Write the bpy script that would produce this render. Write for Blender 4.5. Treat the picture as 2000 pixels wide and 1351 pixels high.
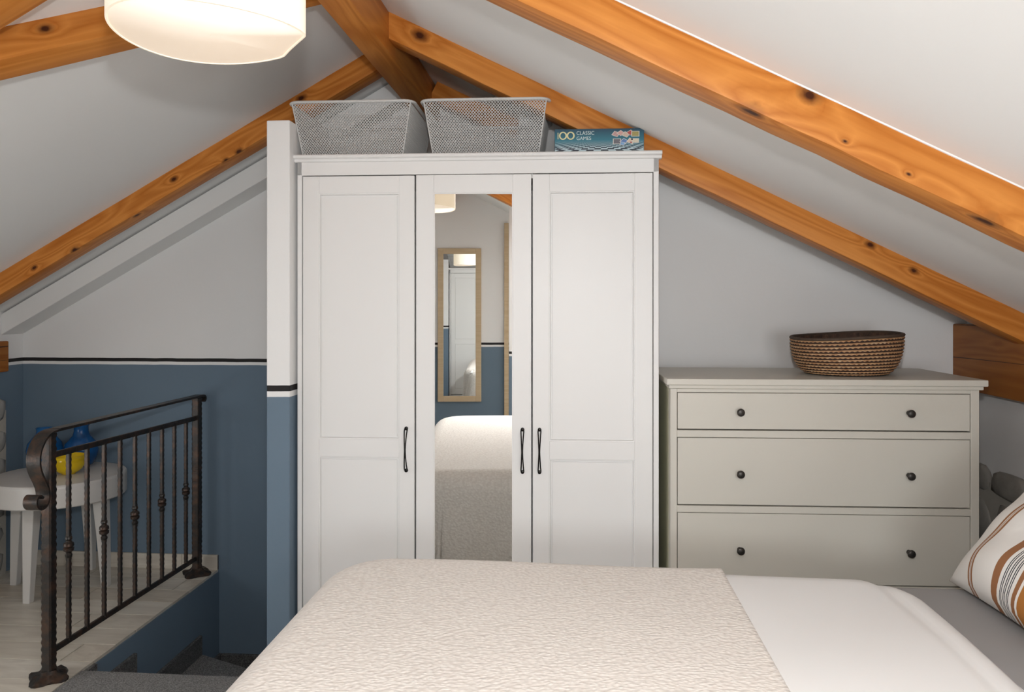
import bpy, bmesh, math, random
from mathutils import Vector, Matrix
random.seed(7)
R = math.radians
S = bpy.context.scene
COL = S.collection
for o in list(bpy.data.objects): bpy.data.objects.remove(o)

# ------------------------------------------------------------------ camera
YAW = math.atan(127 / 1520)
cd = bpy.data.cameras.new('camera'); cam = bpy.data.objects.new('camera', cd); COL.objects.link(cam)
cd.sensor_width = 36; cd.lens = 36 * 1520 / 2000; cd.shift_y = -78.5 / 2000; cd.clip_start = .02
cam.location = (0, 0, 1.36); cam.rotation_euler = (R(90), 0, YAW)
S.camera = cam
# ------------------------------------------------------------------ world, light, exposure
W = bpy.data.worlds.new('world'); S.world = W; W.use_nodes = True
W.node_tree.nodes['Background'].inputs[0].default_value = (.8, .85, .9, 1)
W.node_tree.nodes['Background'].inputs[1].default_value = .3
S.view_settings.view_transform = 'Standard'; S.view_settings.look = 'None'
S.view_settings.gamma = 1; S.view_settings.exposure = 0.0
S.view_settings.use_curve_mapping = False
fl = bpy.data.lights.new('flash', 'SPOT'); flash = bpy.data.objects.new('flash', fl); COL.objects.link(flash)
fl.energy = 71; fl.color = (.975, .99, 1); fl.spot_size = R(168); fl.spot_blend = .35; fl.shadow_soft_size = .03
flash.location = (0, 0, 1.57); flash.rotation_euler = (R(92), 0, YAW)
LAMP_SIDE, LAMP_BOTTOM = .42, .50
FILL_ROOF, WIN_L, FILL_EAVES_R = 4.8, 4.2, 3.0      # pane glow; roof and right eaves panes are added fill
# added fill light, shining in through a made-up window behind the camera
dl = bpy.data.lights.new('window_added_fill', 'AREA'); fill_lamp = bpy.data.objects.new('window_added_fill', dl); COL.objects.link(fill_lamp)
dl.shape = 'RECTANGLE'; dl.size = 1.0; dl.size_y = .95; dl.energy = 58; dl.color = (.93, .97, 1)
fill_lamp.location = (.55, -1.75, 1.25); fill_lamp.rotation_euler = (R(90), 0, 0)
# ------------------------------------------------------------------ room numbers
XL, XR = -2.914, 1.60           # side walls
YG, YR, YB = 3.88, 3.35, -1.45   # gable wall, wall behind the chest, wall behind the camera
APX = -.82
def zr(x): return 2.093 - .4986 * x
def zl(x): return 2.96 + .5605 * x
APZ = zr(APX)

# ------------------------------------------------------------------ mesh helpers
class MB:
    def __init__(s): s.v = []; s.f = []; s.uv = {}
    def add(s, vs, fs):
        n = len(s.v); s.v += [tuple(v) for v in vs]; s.f += [tuple(i + n for i in f) for f in fs]; return s
    def box(s, a, b):
        x0, y0, z0 = a; x1, y1, z1 = b
        return s.add([(x0,y0,z0),(x1,y0,z0),(x1,y1,z0),(x0,y1,z0),(x0,y0,z1),(x1,y0,z1),(x1,y1,z1),(x0,y1,z1)],
              [(0,3,2,1),(4,5,6,7),(0,1,5,4),(1,2,6,5),(2,3,7,6),(3,0,4,7)])
    def prism(s, poly, axis, a, b):
        """poly of 2D points extruded along axis (0,1,2) from a to b"""
        n = len(poly)
        def P(p, t): q = list(p); q.insert(axis, t); return q
        vs = [P(p, a) for p in poly] + [P(p, b) for p in poly]
        return s.add(vs, [tuple(range(n))[::-1], tuple(range(n, 2 * n))] + [(i, (i+1) % n, n + (i+1) % n, n + i) for i in range(n)])
    def rings(s, rings, cap=True, closed=True):
        n = len(rings[0]); vs = [p for r in rings for p in r]; fs = []
        for k in range(len(rings) - 1):
            for i in range(n if closed else n - 1):
                j = (i + 1) % n
                fs.append((k*n+i, k*n+j, (k+1)*n+j, (k+1)*n+i))
        if cap: fs += [tuple(range(n))[::-1], tuple(range((len(rings)-1)*n, len(rings)*n))]
        return s.add(vs, fs)
    def lathe(s, prof, n=32, c=(0,0,0), cap=True):
        return s.rings([[(c[0]+r*math.cos(2*math.pi*i/n), c[1]+r*math.sin(2*math.pi*i/n), c[2]+z) for i in range(n)] for r, z in prof], cap)
    def tube(s, pts, r, n=10, cap=True):
        pts = [Vector(p) for p in pts]; rr = r if isinstance(r, (list, tuple)) else [r]*len(pts)
        rings = []; up = None
        for i, p in enumerate(pts):
            t = (pts[min(i+1, len(pts)-1)] - pts[max(i-1, 0)]).normalized()
            if up is None:
                up = Vector((0,0,1)) if abs(t.z) < .9 else Vector((1,0,0))
            a = t.cross(up).normalized(); b = a.cross(t).normalized(); up = b
            rings.append([p + rr[i]*(math.cos(2*math.pi*k/n)*a + math.sin(2*math.pi*k/n)*b) for k in range(n)])
        return s.rings(rings, cap)
    def sweep_yz(s, path, x0, x1, th):
        """flat bar: path of (y,z), width in x, thickness th"""
        pts = [Vector((0, p[0], p[1])) for p in path]; rings = []
        for i, p in enumerate(pts):
            t = (pts[min(i+1, len(pts)-1)] - pts[max(i-1, 0)]).normalized()
            nn = Vector((0, -t.z, t.y)) * th / 2
            a, b = p + nn, p - nn
            rings.append([(x0, a.y, a.z), (x1, a.y, a.z), (x1, b.y, b.z), (x0, b.y, b.z)])
        return s.rings(rings)
    def grid(s, fn, nu, nv):
        vs = [fn(i / nu, j / nv) for j in range(nv + 1) for i in range(nu + 1)]
        w = nu + 1
        return s.add(vs, [(j*w+i, j*w+i+1, (j+1)*w+i+1, (j+1)*w+i) for j in range(nv) for i in range(nu)])
    def mesh(s, name, mat=None, smooth=False, bevel=0, seg=2, weld=False, flipfix=True):
        m = bpy.data.meshes.new(name); m.from_pydata(s.v, [], s.f)
        if bevel or flipfix or weld:
            b = bmesh.new(); b.from_mesh(m)
            if weld: bmesh.ops.remove_doubles(b, verts=b.verts, dist=1e-5)
            if flipfix: bmesh.ops.recalc_face_normals(b, faces=b.faces)
            if bevel:
                bmesh.ops.bevel(b, geom=[e for e in b.edges if e.is_manifold and e.calc_face_angle(0) > .5], offset=bevel, segments=seg, affect='EDGES', profile=.6, clamp_overlap=True)
            b.to_mesh(m); b.free()
        if smooth:
            for p in m.polygons: p.use_smooth = True
            if smooth != 2:
                try: m.set_sharp_from_angle(angle=R(40))
                except Exception: pass
        if mat: m.materials.append(mat)
        return m
    def build(s, name, mat, parent=None, smooth=False, bevel=0, loc=None, rot=None, **k):
        return link(name, s.mesh(name, mat, smooth, bevel, **k), parent, loc, rot)

def link(name, mesh, parent=None, loc=None, rot=None, scale=None):
    o = bpy.data.objects.new(name, mesh); COL.objects.link(o)
    if parent: o.parent = parent
    if loc: o.location = loc
    if rot: o.rotation_euler = rot
    if scale: o.scale = scale
    return o
def thing(name, label, cat, loc=(0,0,0), rz=0, group=None):
    o = bpy.data.objects.new(name, None); COL.objects.link(o); o.empty_display_size = .1
    o.location = loc; o.rotation_euler = (0, 0, rz)
    return tag(o, label, cat, group)
def tag(o, label, cat, group=None):
    o['label'] = label; o['category'] = cat
    if group: o['group'] = group
    return o
def struct(o, label=None, cat=None):
    o['kind'] = 'structure'
    if label: o['label'] = label
    if cat: o['category'] = cat
    return o
def lab(o, t): o['label'] = t; return o

# ------------------------------------------------------------------ materials
class N:
    def __init__(s, name):
        s.m = bpy.data.materials.new(name); s.m.use_nodes = True; s.t = s.m.node_tree
        s.b = s.t.nodes['Principled BSDF']
    def n(s, typ, **k):
        nd = s.t.nodes.new(typ)
        for a, v in k.items():
            if a.startswith('i_'):
                key = a[2:]; key = int(key) if key.isdigit() else key.replace('_', ' ')
                if isinstance(v, bpy.types.NodeSocket): s.t.links.new(v, nd.inputs[key])
                else: nd.inputs[key].default_value = v
            else: setattr(nd, a, v)
        return nd
    def L(s, a, b): s.t.links.new(a, b)
    def math(s, op, a, b=0, c=None):
        nd = s.n('ShaderNodeMath', operation=op, i_0=a, i_1=b)
        if c is not None:
            if isinstance(c, bpy.types.NodeSocket): s.L(c, nd.inputs[2])
            else: nd.inputs[2].default_value = c
        return nd.outputs[0]
    def mix(s, f, a, b):
        nd = s.n('ShaderNodeMix', data_type='RGBA')
        for i, v in ((0, f), (6, a), (7, b)):
            if isinstance(v, bpy.types.NodeSocket): s.L(v, nd.inputs[i])
            else: nd.inputs[i].default_value = v if i == 0 else (*v, 1)[:4]
        return nd.outputs[2]
    def coord(s, kind='Object', scale=(1,1,1), rnd=False):
        tc = s.n('ShaderNodeTexCoord'); v = tc.outputs[kind]
        if rnd:
            oi = s.n('ShaderNodeObjectInfo'); k = s.math('MULTIPLY', oi.outputs['Random'], 37.)
            v = s.n('ShaderNodeVectorMath', operation='ADD', i_0=v, i_1=k).outputs[0]
        return s.n('ShaderNodeMapping', i_Vector=v, i_Scale=scale).outputs[0]
    def noise(s, vec, scale, detail=3, rough=.5, dist=0):
        return s.n('ShaderNodeTexNoise', i_Vector=vec, i_Scale=scale, i_Detail=detail, i_Roughness=rough, i_Distortion=dist)
    def ramp(s, f, pts, interp='LINEAR'):
        nd = s.n('ShaderNodeValToRGB'); cr = nd.color_ramp; cr.interpolation = interp
        while len(cr.elements) < len(pts): cr.elements.new(.5)
        for e, (p, c) in zip(cr.elements, pts): e.position = p; e.color = (*c, 1) if len(c) == 3 else c
        s.L(f, nd.inputs[0]); return nd.outputs[0]
    def bump(s, h, strength=.2, dist=.01):
        nd = s.n('ShaderNodeBump', i_Height=h, i_Strength=strength, i_Distance=dist); s.L(nd.outputs[0], s.b.inputs['Normal']); return nd
    def set(s, color=None, rough=.5, metal=0, spec=.5):
        if color is not None:
            if isinstance(color, bpy.types.NodeSocket): s.L(color, s.b.inputs['Base Color'])
            else: s.b.inputs['Base Color'].default_value = (*color, 1)
        s.b.inputs['Roughness'].default_value = rough; s.b.inputs['Metallic'].default_value = metal
        s.b.inputs['Specular IOR Level'].default_value = spec
        return s.m

def plain(name, c, rough=.5, metal=0, var=.04, scale=6, bump=0, spec=.5, bscale=60):
    n = N(name); v = n.coord()
    nz = n.noise(v, scale, 4)
    col = n.mix(nz.outputs[0], tuple(x*(1-var) for x in c), tuple(min(1, x*(1+var)) for x in c))
    if bump: n.bump(n.noise(v, bscale, 3).outputs[0], bump, .004)
    return n.set(col, rough, metal, spec)

WHITE = (.84, .835, .825)
M_wall = plain('wall_white_paint', WHITE, .85, var=.02, scale=1.5, bump=.12, bscale=45)
M_ceil = plain('ceiling_white_paint', (.85, .845, .83), .9, var=.015, scale=1.2, bump=.08, bscale=40)
BLUE = (.145, .205, .268)
def wall_stripe(name, z_blue, z_white, z_black):
    """painted wall: blue below, white line, black band, white above (heights in metres)"""
    n = N(name); g = n.n('ShaderNodeNewGeometry')
    sep = n.n('ShaderNodeSeparateXYZ', i_0=g.outputs['Position'])
    wob = n.noise(g.outputs['Position'], 9, 2)
    z = n.math('ADD', sep.outputs[2], n.math('MULTIPLY', n.math('SUBTRACT', wob.outputs[0], .5), .004))
    nz = n.noise(g.outputs['Position'], 2.5, 4)
    blue = n.mix(nz.outputs[0], tuple(x*.93 for x in BLUE), tuple(x*1.07 for x in BLUE))
    c = n.mix(n.math('GREATER_THAN', z, z_blue), blue, WHITE)
    c = n.mix(n.math('GREATER_THAN', z, z_white), c, (.012, .011, .011))
    c = n.mix(n.math('GREATER_THAN', z, z_black), c, WHITE)
    n.bump(n.noise(g.outputs['Position'], 45, 3).outputs[0], .12, .004)
    return n.set(c, .8)
M_stripe = wall_stripe('wall_blue_and_white', 1.054, 1.070, 1.088)
M_stripe_p = wall_stripe('partition_blue_and_white', 1.036, 1.056, 1.077)
M_stripe_b = wall_stripe('reveal_blue_and_white', .968, .985, 1.005)
M_stripe_f = wall_stripe('rear_blue_and_white', .992, 1.010, 1.030)

def wood(name, a, b, knots=(), rough=.42, rings=9., crack=0.):
    """grain along local X; knots: (x, y, z, radius) in local metres, the growth rings bend round them"""
    n = N(name); tc = n.n('ShaderNodeTexCoord').outputs['Object']
    v = n.coord('Object', (1, 1, 1), True)
    wv = n.noise(n.n('ShaderNodeMapping', i_Vector=v, i_Scale=(.55, 6, 6)).outputs[0], 1.2, 2, .5, .5).outputs[0]
    fine = n.noise(n.n('ShaderNodeMapping', i_Vector=v, i_Scale=(4, 110, 110)).outputs[0], 1, 4)
    big = n.noise(n.n('ShaderNodeMapping', i_Vector=v, i_Scale=(1.4, 4, 4)).outputs[0], 1.5, 2)
    kmask = None
    wob = n.noise(v, 45, 2).outputs[0]
    for (kx, ky, kz, kr) in knots:
        d0 = n.n('ShaderNodeVectorMath', operation='SUBTRACT', i_0=tc, i_1=(kx, ky, kz)).outputs[0]
        d1 = n.n('ShaderNodeVectorMath', operation='MULTIPLY', i_0=d0, i_1=(.62, 1, 1)).outputs[0]
        d = n.n('ShaderNodeVectorMath', operation='LENGTH', i_0=d1).outputs['Value']
        d = n.math('DIVIDE', n.math('ADD', d, n.math('MULTIPLY', n.math('SUBTRACT', wob, .5), kr*.7)), kr)
        wv = n.math('ADD', wv, n.math('DIVIDE', .22, n.math('ADD', n.math('MULTIPLY', n.math('MULTIPLY', d, d), .30), 1)))
        k = n.ramp(n.math('MULTIPLY', d, .5), [(.22, (1,1,1)), (.42, (.55,.55,.55)), (.75, (0,0,0))])
        kmask = k if kmask is None else n.math('MAXIMUM', kmask, k)
    g = n.math('PINGPONG', n.math('MULTIPLY', n.math('FRACT', n.math('MULTIPLY', wv, rings)), 2), 1)
    f = n.math('ADD', n.math('MULTIPLY', g, .40), n.math('ADD', n.math('MULTIPLY', fine.outputs[0], .34), n.math('MULTIPLY', big.outputs[0], .34)))
    col = n.mix(n.ramp(f, [(.22, (0,0,0)), (.82, (1,1,1))]), b, a)
    if kmask is not None: col = n.mix(kmask, col, (b[0]*.13, b[1]*.10, b[2]*.2))
    if crack:
        cr = n.noise(n.n('ShaderNodeMapping', i_Vector=v, i_Scale=(.10, 1, 8)).outputs[0], 1.3, 1)
        line = n.math('LESS_THAN', n.math('ABSOLUTE', n.math('SUBTRACT', cr.outputs[0], .5)), crack)
        col = n.mix(line, col, (.05, .02, .006))
    n.bump(fine.outputs[0], .08, .002)
    return n.set(col, rough, 0, .2)
PINE = ((.66, .26, .055), (.44, .134, .017))
M_pine = wood('varnished_pine', *PINE)
M_plate = wood('dark_varnished_pine', (.40, .15, .032), (.27, .085, .015), knots=((-.35, .0, .20, .016), (-.53, 0, .17, .010), (-.62, 0, .05, .016)), crack=.0035)
M_plank_trim = wood('pale_oak', (.60, .47, .31), (.52, .39, .24), knots=())
M_frame = wood('pale_birch', (.62, .49, .33), (.55, .42, .27), knots=(), rough=.5)

def floor_tile():
    n = N('wood_look_tile'); oi = n.n('ShaderNodeObjectInfo')
    v = n.coord('Object', (1, 1, 1), True)
    a = n.noise(n.n('ShaderNodeMapping', i_Vector=v, i_Scale=(1.6, 14, 14)).outputs[0], 1.5, 5, .6, .8)
    base = n.ramp(oi.outputs['Random'], [(0, (.70, .645, .55)), (.35, (.64, .57, .47)), (.65, (.74, .69, .60)), (1, (.66, .61, .53))])
    col = n.mix(n.ramp(a.outputs[0], [(.35, (0,0,0)), (.7, (1,1,1))]), n.mix(.38, base, (.30, .24, .18)), base)
    return n.set(col, .32)
M_tile = floor_tile()
M_grout = plain('grout', (.10, .085, .075), .9)
def granite(name, s=1.0):
    n = N(name); v = n.coord()
    vo = n.n('ShaderNodeTexVoronoi', i_Vector=v, i_Scale=330.)
    nz = n.noise(v, 160, 3)
    f = n.math('ADD', n.math('MULTIPLY', n.n('ShaderNodeSeparateColor', i_0=vo.outputs['Color']).outputs[0], .6), n.math('MULTIPLY', nz.outputs[0], .4))
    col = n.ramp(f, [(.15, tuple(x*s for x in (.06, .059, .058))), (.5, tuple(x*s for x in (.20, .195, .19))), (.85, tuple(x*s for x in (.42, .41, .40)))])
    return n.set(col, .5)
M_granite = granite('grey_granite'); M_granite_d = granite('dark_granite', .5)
M_white = plain('white_furniture_paint', (.83, .82, .805), .42, var=.012, scale=3)
M_white_back = plain('white_back_board', (.74, .73, .71), .6)
M_chest = plain('greige_furniture_paint', (.63, .60, .53), .42, var=.015, scale=3)
M_side_reflect = plain('side_board_with_reflection', (.66, .65, .47), .3, var=.10, scale=3)  # olive cast and lightness of reflected light put into the colour
M_mirror = plain('mirror_glass', (.90, .915, .905), 0.0, 1.0, var=0.0)
M_handle = plain('black_metal', (.012, .011, .010), .32, .6)
M_knob = plain('antique_pewter', (.06, .055, .05), .4, .7, var=.3, scale=90)
def iron():
    n = N('wrought_iron'); v = n.coord()
    nz = n.noise(v, 26, 4, .6); g = n.n('ShaderNodeNewGeometry')
    k = n.ramp(nz.outputs[0], [(.45, (0,0,0)), (.8, (1,1,1))])
    col = n.mix(k, (.038, .034, .031), (.12, .062, .038))
    n.bump(n.noise(v, 120, 3).outputs[0], .3, .002)
    return n.set(col, .38, .55)
M_iron = iron()
def bedspread_mat():
    n = N('cream_woven_bedspread'); v = n.coord('Object')
    sv = n.n('ShaderNodeMapping', i_Vector=v, i_Scale=(1, 1.25, 1.25)).outputs[0]
    sv = n.n('ShaderNodeVectorMath', operation='ADD', i_0=sv, i_1=n.n('ShaderNodeVectorMath', operation='SCALE', i_0=n.noise(v, 40, 2).outputs['Color'], i_Scale=.004).outputs[0]).outputs[0]
    vo = n.n('ShaderNodeTexVoronoi', i_Vector=sv, i_Scale=105.); vo.feature = 'SMOOTH_F1'
    a = n.noise(n.n('ShaderNodeMapping', i_Vector=v, i_Scale=(45, 130, 80)).outputs[0], 1, 2, .5, .4)
    hgt = n.math('SUBTRACT', n.math('MULTIPLY', a.outputs[0], .3), n.math('MULTIPLY', vo.outputs['Distance'], 1.0))
    col = n.mix(n.ramp(vo.outputs['Distance'], [(.15, (0,0,0)), (.6, (1,1,1))]), (.86, .81, .755), (.75, .695, .64))
    n.bump(hgt, .6, .005)
    n.b.inputs['Sheen Weight'].default_value = .15
    return n.set(col, .95, 0, .1)
M_spread = bedspread_mat()
M_duvet = plain('white_cotton', (.86, .855, .845), .9, var=.01, bump=.15, bscale=9, spec=.2)
M_sheet = plain('grey_cotton', (.33, .32, .315), .9, var=.05, bump=.1, bscale=12, spec=.2)
M_bedframe = plain('white_bed_lacquer', (.72, .71, .69), .5)
def lampm(name, col, st):
    n = N(name); n.set((.85, .82, .78), .8)
    n.b.inputs['Emission Color'].default_value = (*col, 1); n.b.inputs['Emission Strength'].default_value = st
    return n.m
M_shade = lampm('lit_paper_shade', (1, .76, .44), LAMP_SIDE)
M_diff = lampm('lit_diffuser', (1, .74, .50), LAMP_BOTTOM)
M_cable = plain('white_cable', (.7, .7, .68), .5)
M_wire = plain('white_coated_wire', (.60, .60, .585), .45)
M_bluevase = plain('cobalt_glaze', (.014, .12, .33), .08, var=.2, scale=8)
M_bluevase2 = plain('deep_blue_glaze', (.010, .085, .26), .08, var=.2, scale=8)
M_yellow = plain('yellow_glaze', (.80, .55, .01), .12)
M_stool = plain('white_stool_lacquer', (.66, .635, .60), .35)
M_stone = plain('field_stone', (.29, .27, .24), .9, var=.35, scale=14, bump=.6, bscale=40)
M_stone_l = plain('limewashed_stone', (.40, .385, .36), .95, var=.25, scale=16, bump=.7, bscale=40)
M_mortar = plain('lime_mortar', (.44, .41, .36), .95, var=.15, scale=12, bump=.6, bscale=50)

# ------------------------------------------------------------------ floor
fb = MB()
fb.box((XL-.2, YB-.2, -.14), (-1.86, YG+.1, -.012)).box((-1.86, YB-.2, -.14), (-1.05, 2.74, -.012)).box((-1.05, YB-.2, -.14), (XR+.2, YG+.1, -.012))
floor = struct(fb.build('floor', M_grout))
plank_full = MB().box((0, 0, -.012), (.8975, .1462, 0)).mesh('plank', M_tile)
def planks(x0, x1, y0, y1, start):
    row = 0; y = y1
    while y > y0 + .01:
        h = min(.15, y - y0); x = x0 - (start + row * .37) % .903
        while x < x1 - .005:
            a, b = max(x, x0), min(x + .90, x1)
            if b - a > .02:
                link('plank', plank_full, floor, (a, y - h + .0015, 0), None, ((b - a) / .90, h / .15, 1))
            x += .903
        y -= .15; row += 1
planks(XL, -1.845, 1.3, YG, .45)
planks(-.90, XR, YB, 3.34, .2)
gs = MB().box((0, 0, -.012), (1, 1, .001)).mesh('granite_slab', M_granite, bevel=.002, seg=1)
for ya, yb in ((2.30, 2.756), (1.70, 2.297), (1.10, 1.697), (.50, 1.097), (-.2, .497), (-.8, -.203), (YB, -.803)):
    link('granite_slab', gs, floor, (-1.842, ya, 0), None, (.94, yb - ya, 1))
planks(XL, -1.845, YB, 1.297, .1)

# ------------------------------------------------------------------ walls
def gable(poly, y0, y1): return MB().prism(poly, 1, y0, y1)
struct(gable([(XL-.12, -1.5), (-.2, -1.5), (-.2, zr(-.2)+.05), (APX, APZ+.05), (XL-.12, zl(XL-.12)+.05)], YG, YG+.12).build('wall_back', M_stripe))
struct(gable([(-.25, -.13), (XR+.12, -.13), (XR+.12, zr(XR+.12)+.05), (-.25, zr(-.25)+.05)], YR, YR+.65).build('wall_alcove', M_wall))
wl = struct(MB().box((XL-.12, YB-.1, -.13), (XL, YG, zl(XL)+.03)).build('wall_left', M_stripe))
wr = struct(MB().box((XR, YB-.1, -.13), (XR+.12, YR, zr(XR)+.03)).build('wall_right', M_wall))
wf = MB(); WX0, WX1, WZ0, WZ1 = .05, 1.05, .80, 1.56
wf.prism([(XL-.12, -.13), (WX0, -.13), (WX0, zr(WX0)+.05), (APX, APZ+.05), (XL-.12, zl(XL-.12)+.05)], 1, YB-.12, YB)
wf.prism([(WX1, -.13), (XR+.12, -.13), (XR+.12, zr(XR+.12)+.05), (WX1, zr(WX1)+.05)], 1, YB-.12, YB)
wf.prism([(WX0, -.13), (WX1, -.13), (WX1, WZ0), (WX0, WZ0)], 1, YB-.12, YB)
wf.prism([(WX0, WZ1), (WX1, WZ1), (WX1, zr(WX1)+.05), (WX0, zr(WX0)+.05)], 1, YB-.12, YB)
struct(wf.build('wall_front', M_stripe_f))
win = bpy.data.objects.new('window_added_1', None); COL.objects.link(win); win.location = (WX0, YB-.08, WZ0); struct(win)  # made-up window, added as the opening for the fill lamp
ww, wh = WX1-WX0, WZ1-WZ0
for i_, (p_, q_) in enumerate((((0, 0), (.05, wh)), ((ww-.05, 0), (ww, wh)), ((.05, 0), (ww-.05, .05)), ((.05, wh-.05), (ww-.05, wh)), ((ww/2-.025, .05), (ww/2+.025, wh-.05)))):
    MB().box((p_[0], 0, p_[1]), (q_[0], .05, q_[1])).build('window_frame', M_plank_trim, win, bevel=.003, seg=1)
gl = N('window_glass'); tr = gl.n('ShaderNodeBsdfTransparent'); gsy = gl.n('ShaderNodeBsdfGlossy'); gsy.inputs['Roughness'].default_value = 0
mx = gl.n('ShaderNodeMixShader'); mx.inputs[0].default_value = .06; gl.L(tr.outputs[0], mx.inputs[1]); gl.L(gsy.outputs[0], mx.inputs[2]); gl.L(mx.outputs[0], gl.t.nodes['Material Output'].inputs[0])
for x_ in (.05, ww/2+.025): MB().box((x_, .022, .05), (x_+ww/2-.075, .026, wh-.05)).build('pane', gl.m, win)
struct(MB().box((-1.102, 2.69, -1.5), (-1.0175, YG, 2.02)).build('wall_partition', M_stripe_p, bevel=.004))
struct(MB().box((-1.98, 2.70, -1.5), (-1.842, YG, -.0125)).build('wall_stairwell', plain('stairwell_blue_paint', BLUE, .8, bump=.12, bscale=45)))
struct(MB().box((-1.98, 2.55, -1.5), (-1.05, 2.66, -.20)).build('wall_under_landing', M_wall))
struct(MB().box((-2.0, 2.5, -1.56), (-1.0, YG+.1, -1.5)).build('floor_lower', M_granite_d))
# reveal beside the photographer, with its wooden post, seen in the wardrobe mirror
struct(MB().box((-.206, -.66, -.01), (-.12, -.52, zr(-.206)+.02)).build('wall_reveal', M_stripe_b))
struct(MB().box((-.240, YB, -.005), (-.200, YB+.03, 2.10)).build('trim_1', M_plank_trim))

# ceiling: two slopes, with boxed plaster strip along the gable
cb = MB().prism([(APX, APZ), (XR+.14, zr(XR+.14)), (XR+.14, zr(XR+.14)+.1), (APX, APZ+.1)], 1, YB-.14, YG+.14)
cb.prism([(APX, APZ), (XL-.14, zl(XL-.14)), (XL-.14, zl(XL-.14)+.1), (APX, APZ+.1)], 1, YB-.14, YG+.14)
struct(cb.build('ceiling', M_ceil))
struct(gable([(APX, APZ-.01), (APX, APZ-.115), (XL, zl(XL)-.115), (XL, zl(XL)-.01)], 3.72, YG).build('trim_2', M_ceil, bevel=.004))

def added_roof_window(name, x0, x1, y0, y1, zf, strength, col):
    t = (zf(x1) - zf(x0)) / (x1 - x0)
    w_ = struct(bpy.data.objects.new(name, None)); COL.objects.link(w_); w_.location = ((x0+x1)/2, (y0+y1)/2, zf((x0+x1)/2))
    w_.rotation_euler = (0, -math.atan(t), 0); hx, hy = (x1-x0)/2*math.sqrt(1+t*t), (y1-y0)/2
    for a_, b_ in (((-hx, -hy), (-hx+.05, hy)), ((hx-.05, -hy), (hx, hy)), ((-hx+.05, -hy), (hx-.05, -hy+.05)), ((-hx+.05, hy-.05), (hx-.05, hy))):
        MB().box((a_[0], a_[1], -.03), (b_[0], b_[1], .01)).build('window_frame', M_plank_trim, w_, bevel=.003, seg=1)
    n = N('glowing_pane'); n.set((.8, .8, .8), .3); n.b.inputs['Emission Color'].default_value = (*col, 1); n.b.inputs['Emission Strength'].default_value = strength
    MB().box((-hx+.05, -hy+.05, -.012), (hx-.05, hy-.05, -.006)).build('pane', n.m, w_)
def eaves_window(name, x, sgn, y0, y1, z0, z1, strength, col):
    w_ = struct(bpy.data.objects.new(name, None)); COL.objects.link(w_); w_.location = (x, y0, z0); W_, H_ = y1-y0, z1-z0
    for a_, b_ in (((0, 0), (.05, H_)), ((W_-.05, 0), (W_, H_)), ((.05, 0), (W_-.05, .05)), ((.05, H_-.05), (W_-.05, H_)), ((W_/2-.02, .05), (W_/2+.02, H_-.05))):
        MB().box((-.005 if sgn < 0 else -.025, a_[0], a_[1]), (.025 if sgn < 0 else .005, b_[0], b_[1])).build('window_frame', M_plank_trim, w_, bevel=.003, seg=1)
    n = N('glowing_pane'); n.set((.8, .8, .8), .3); n.b.inputs['Emission Color'].default_value = (*col, 1); n.b.inputs['Emission Strength'].default_value = strength
    xx = .006 if sgn < 0 else -.010
    for q in (.05, W_/2+.02): MB().box((xx, q, .05), (xx+.004, q+W_/2-.07, H_-.05)).build('pane', n.m, w_)
eaves_window('window_3', XL, -1, 1.05, 2.45, .25, .98, WIN_L, (.97, .99, 1))
eaves_window('window_added_4', XR, 1, -1.2, .2, .30, .98, FILL_EAVES_R, (.97, .99, 1))  # made-up right eaves window, glowing panes added as ambient fill
added_roof_window('window_added_2', .10, .95, -.02, .74, zr, FILL_ROOF, (.95, .98, 1))  # made-up roof window, its pane glows to brighten the room
# baseboard of tile strips along the gable wall, left of the stairs
bb = MB(); bb.box((XL, YG-.008, 0), (-1.845, YG, .074)); base = struct(bb.build('baseboard_back', M_grout))
x = XL
for w_ in (.28, .60, .19):
    link('tile', MB().box((0, 0, 0), (w_-.002, .012, .076)).mesh('tile', M_tile, bevel=.001, seg=1), base, (x, YG-.014, 0)); x += w_

# ------------------------------------------------------------------ rafters
def rafter(label, xa, xb, yf, side, w=.105, dv=.098, knots=()):
    """beam under a slope from x=xa to x=xb, front face at y=yf, vertical depth dv; local X runs along the beam"""
    zf = zr if side == 'r' else zl
    a = Vector((xa, yf, zf(xa))); b = Vector((xb, yf, zf(xb))); L = (b - a).length
    ang = math.atan2(b.z - a.z, b.x - a.x); d = dv * abs(math.cos(ang))
    m = MB(); n = 24; rg = []
    lo, hi = (-d, .004) if abs(ang) < math.pi/2 else (-.004, d)
    for i in range(n + 1):
        q = [random.uniform(-.0015, .0015) for _ in range(4)]
        t = L * i / n
        rg.append([(t, q[0], lo+q[1]), (t, w+q[2], lo+q[1]), (t, w+q[2], hi), (t, q[0], hi)])
    m.rings(rg)
    o = m.build('rafter', wood('knotty_pine', *PINE, knots=knots) if knots else M_pine, None, smooth=1, bevel=.006, loc=a, rot=(0, -ang, 0))
    zc = 0 if lo < -.01 else 0
    if yf in (1.765, .80): MB().prism([(-.0025, zc-.003), (.002, zc-.004), (.002, zc+.004), (-.0035, zc+.004)], 0, 0, L).build('caulk_line', M_wall, o)
    return tag(o, label, 'beam', 'exposed pine rafters')
rafter('orange pine rafter sloping down behind the game box to the wall plate', -.82, 1.66, 2.798, 'r', knots=((.294, 0, -.03, .017), (2.058, 0, -.013, .011), (2.228, 0, -.029, .010)))
rafter('broad bright pine rafter crossing the upper right with knots', -.76, 1.75, 1.765, 'r', dv=.105, knots=((1.33, .02, -.09, .018), (1.427, 0, -.012, .015), (1.89, .02, -.09, .019), (1.54, 0, -.071, .004), (1.694, 0, -.077, .004)))
rafter('pine rafter clipped by the top right corner of the photo', -.76, 1.75, .80, 'r', dv=.105)
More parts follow.
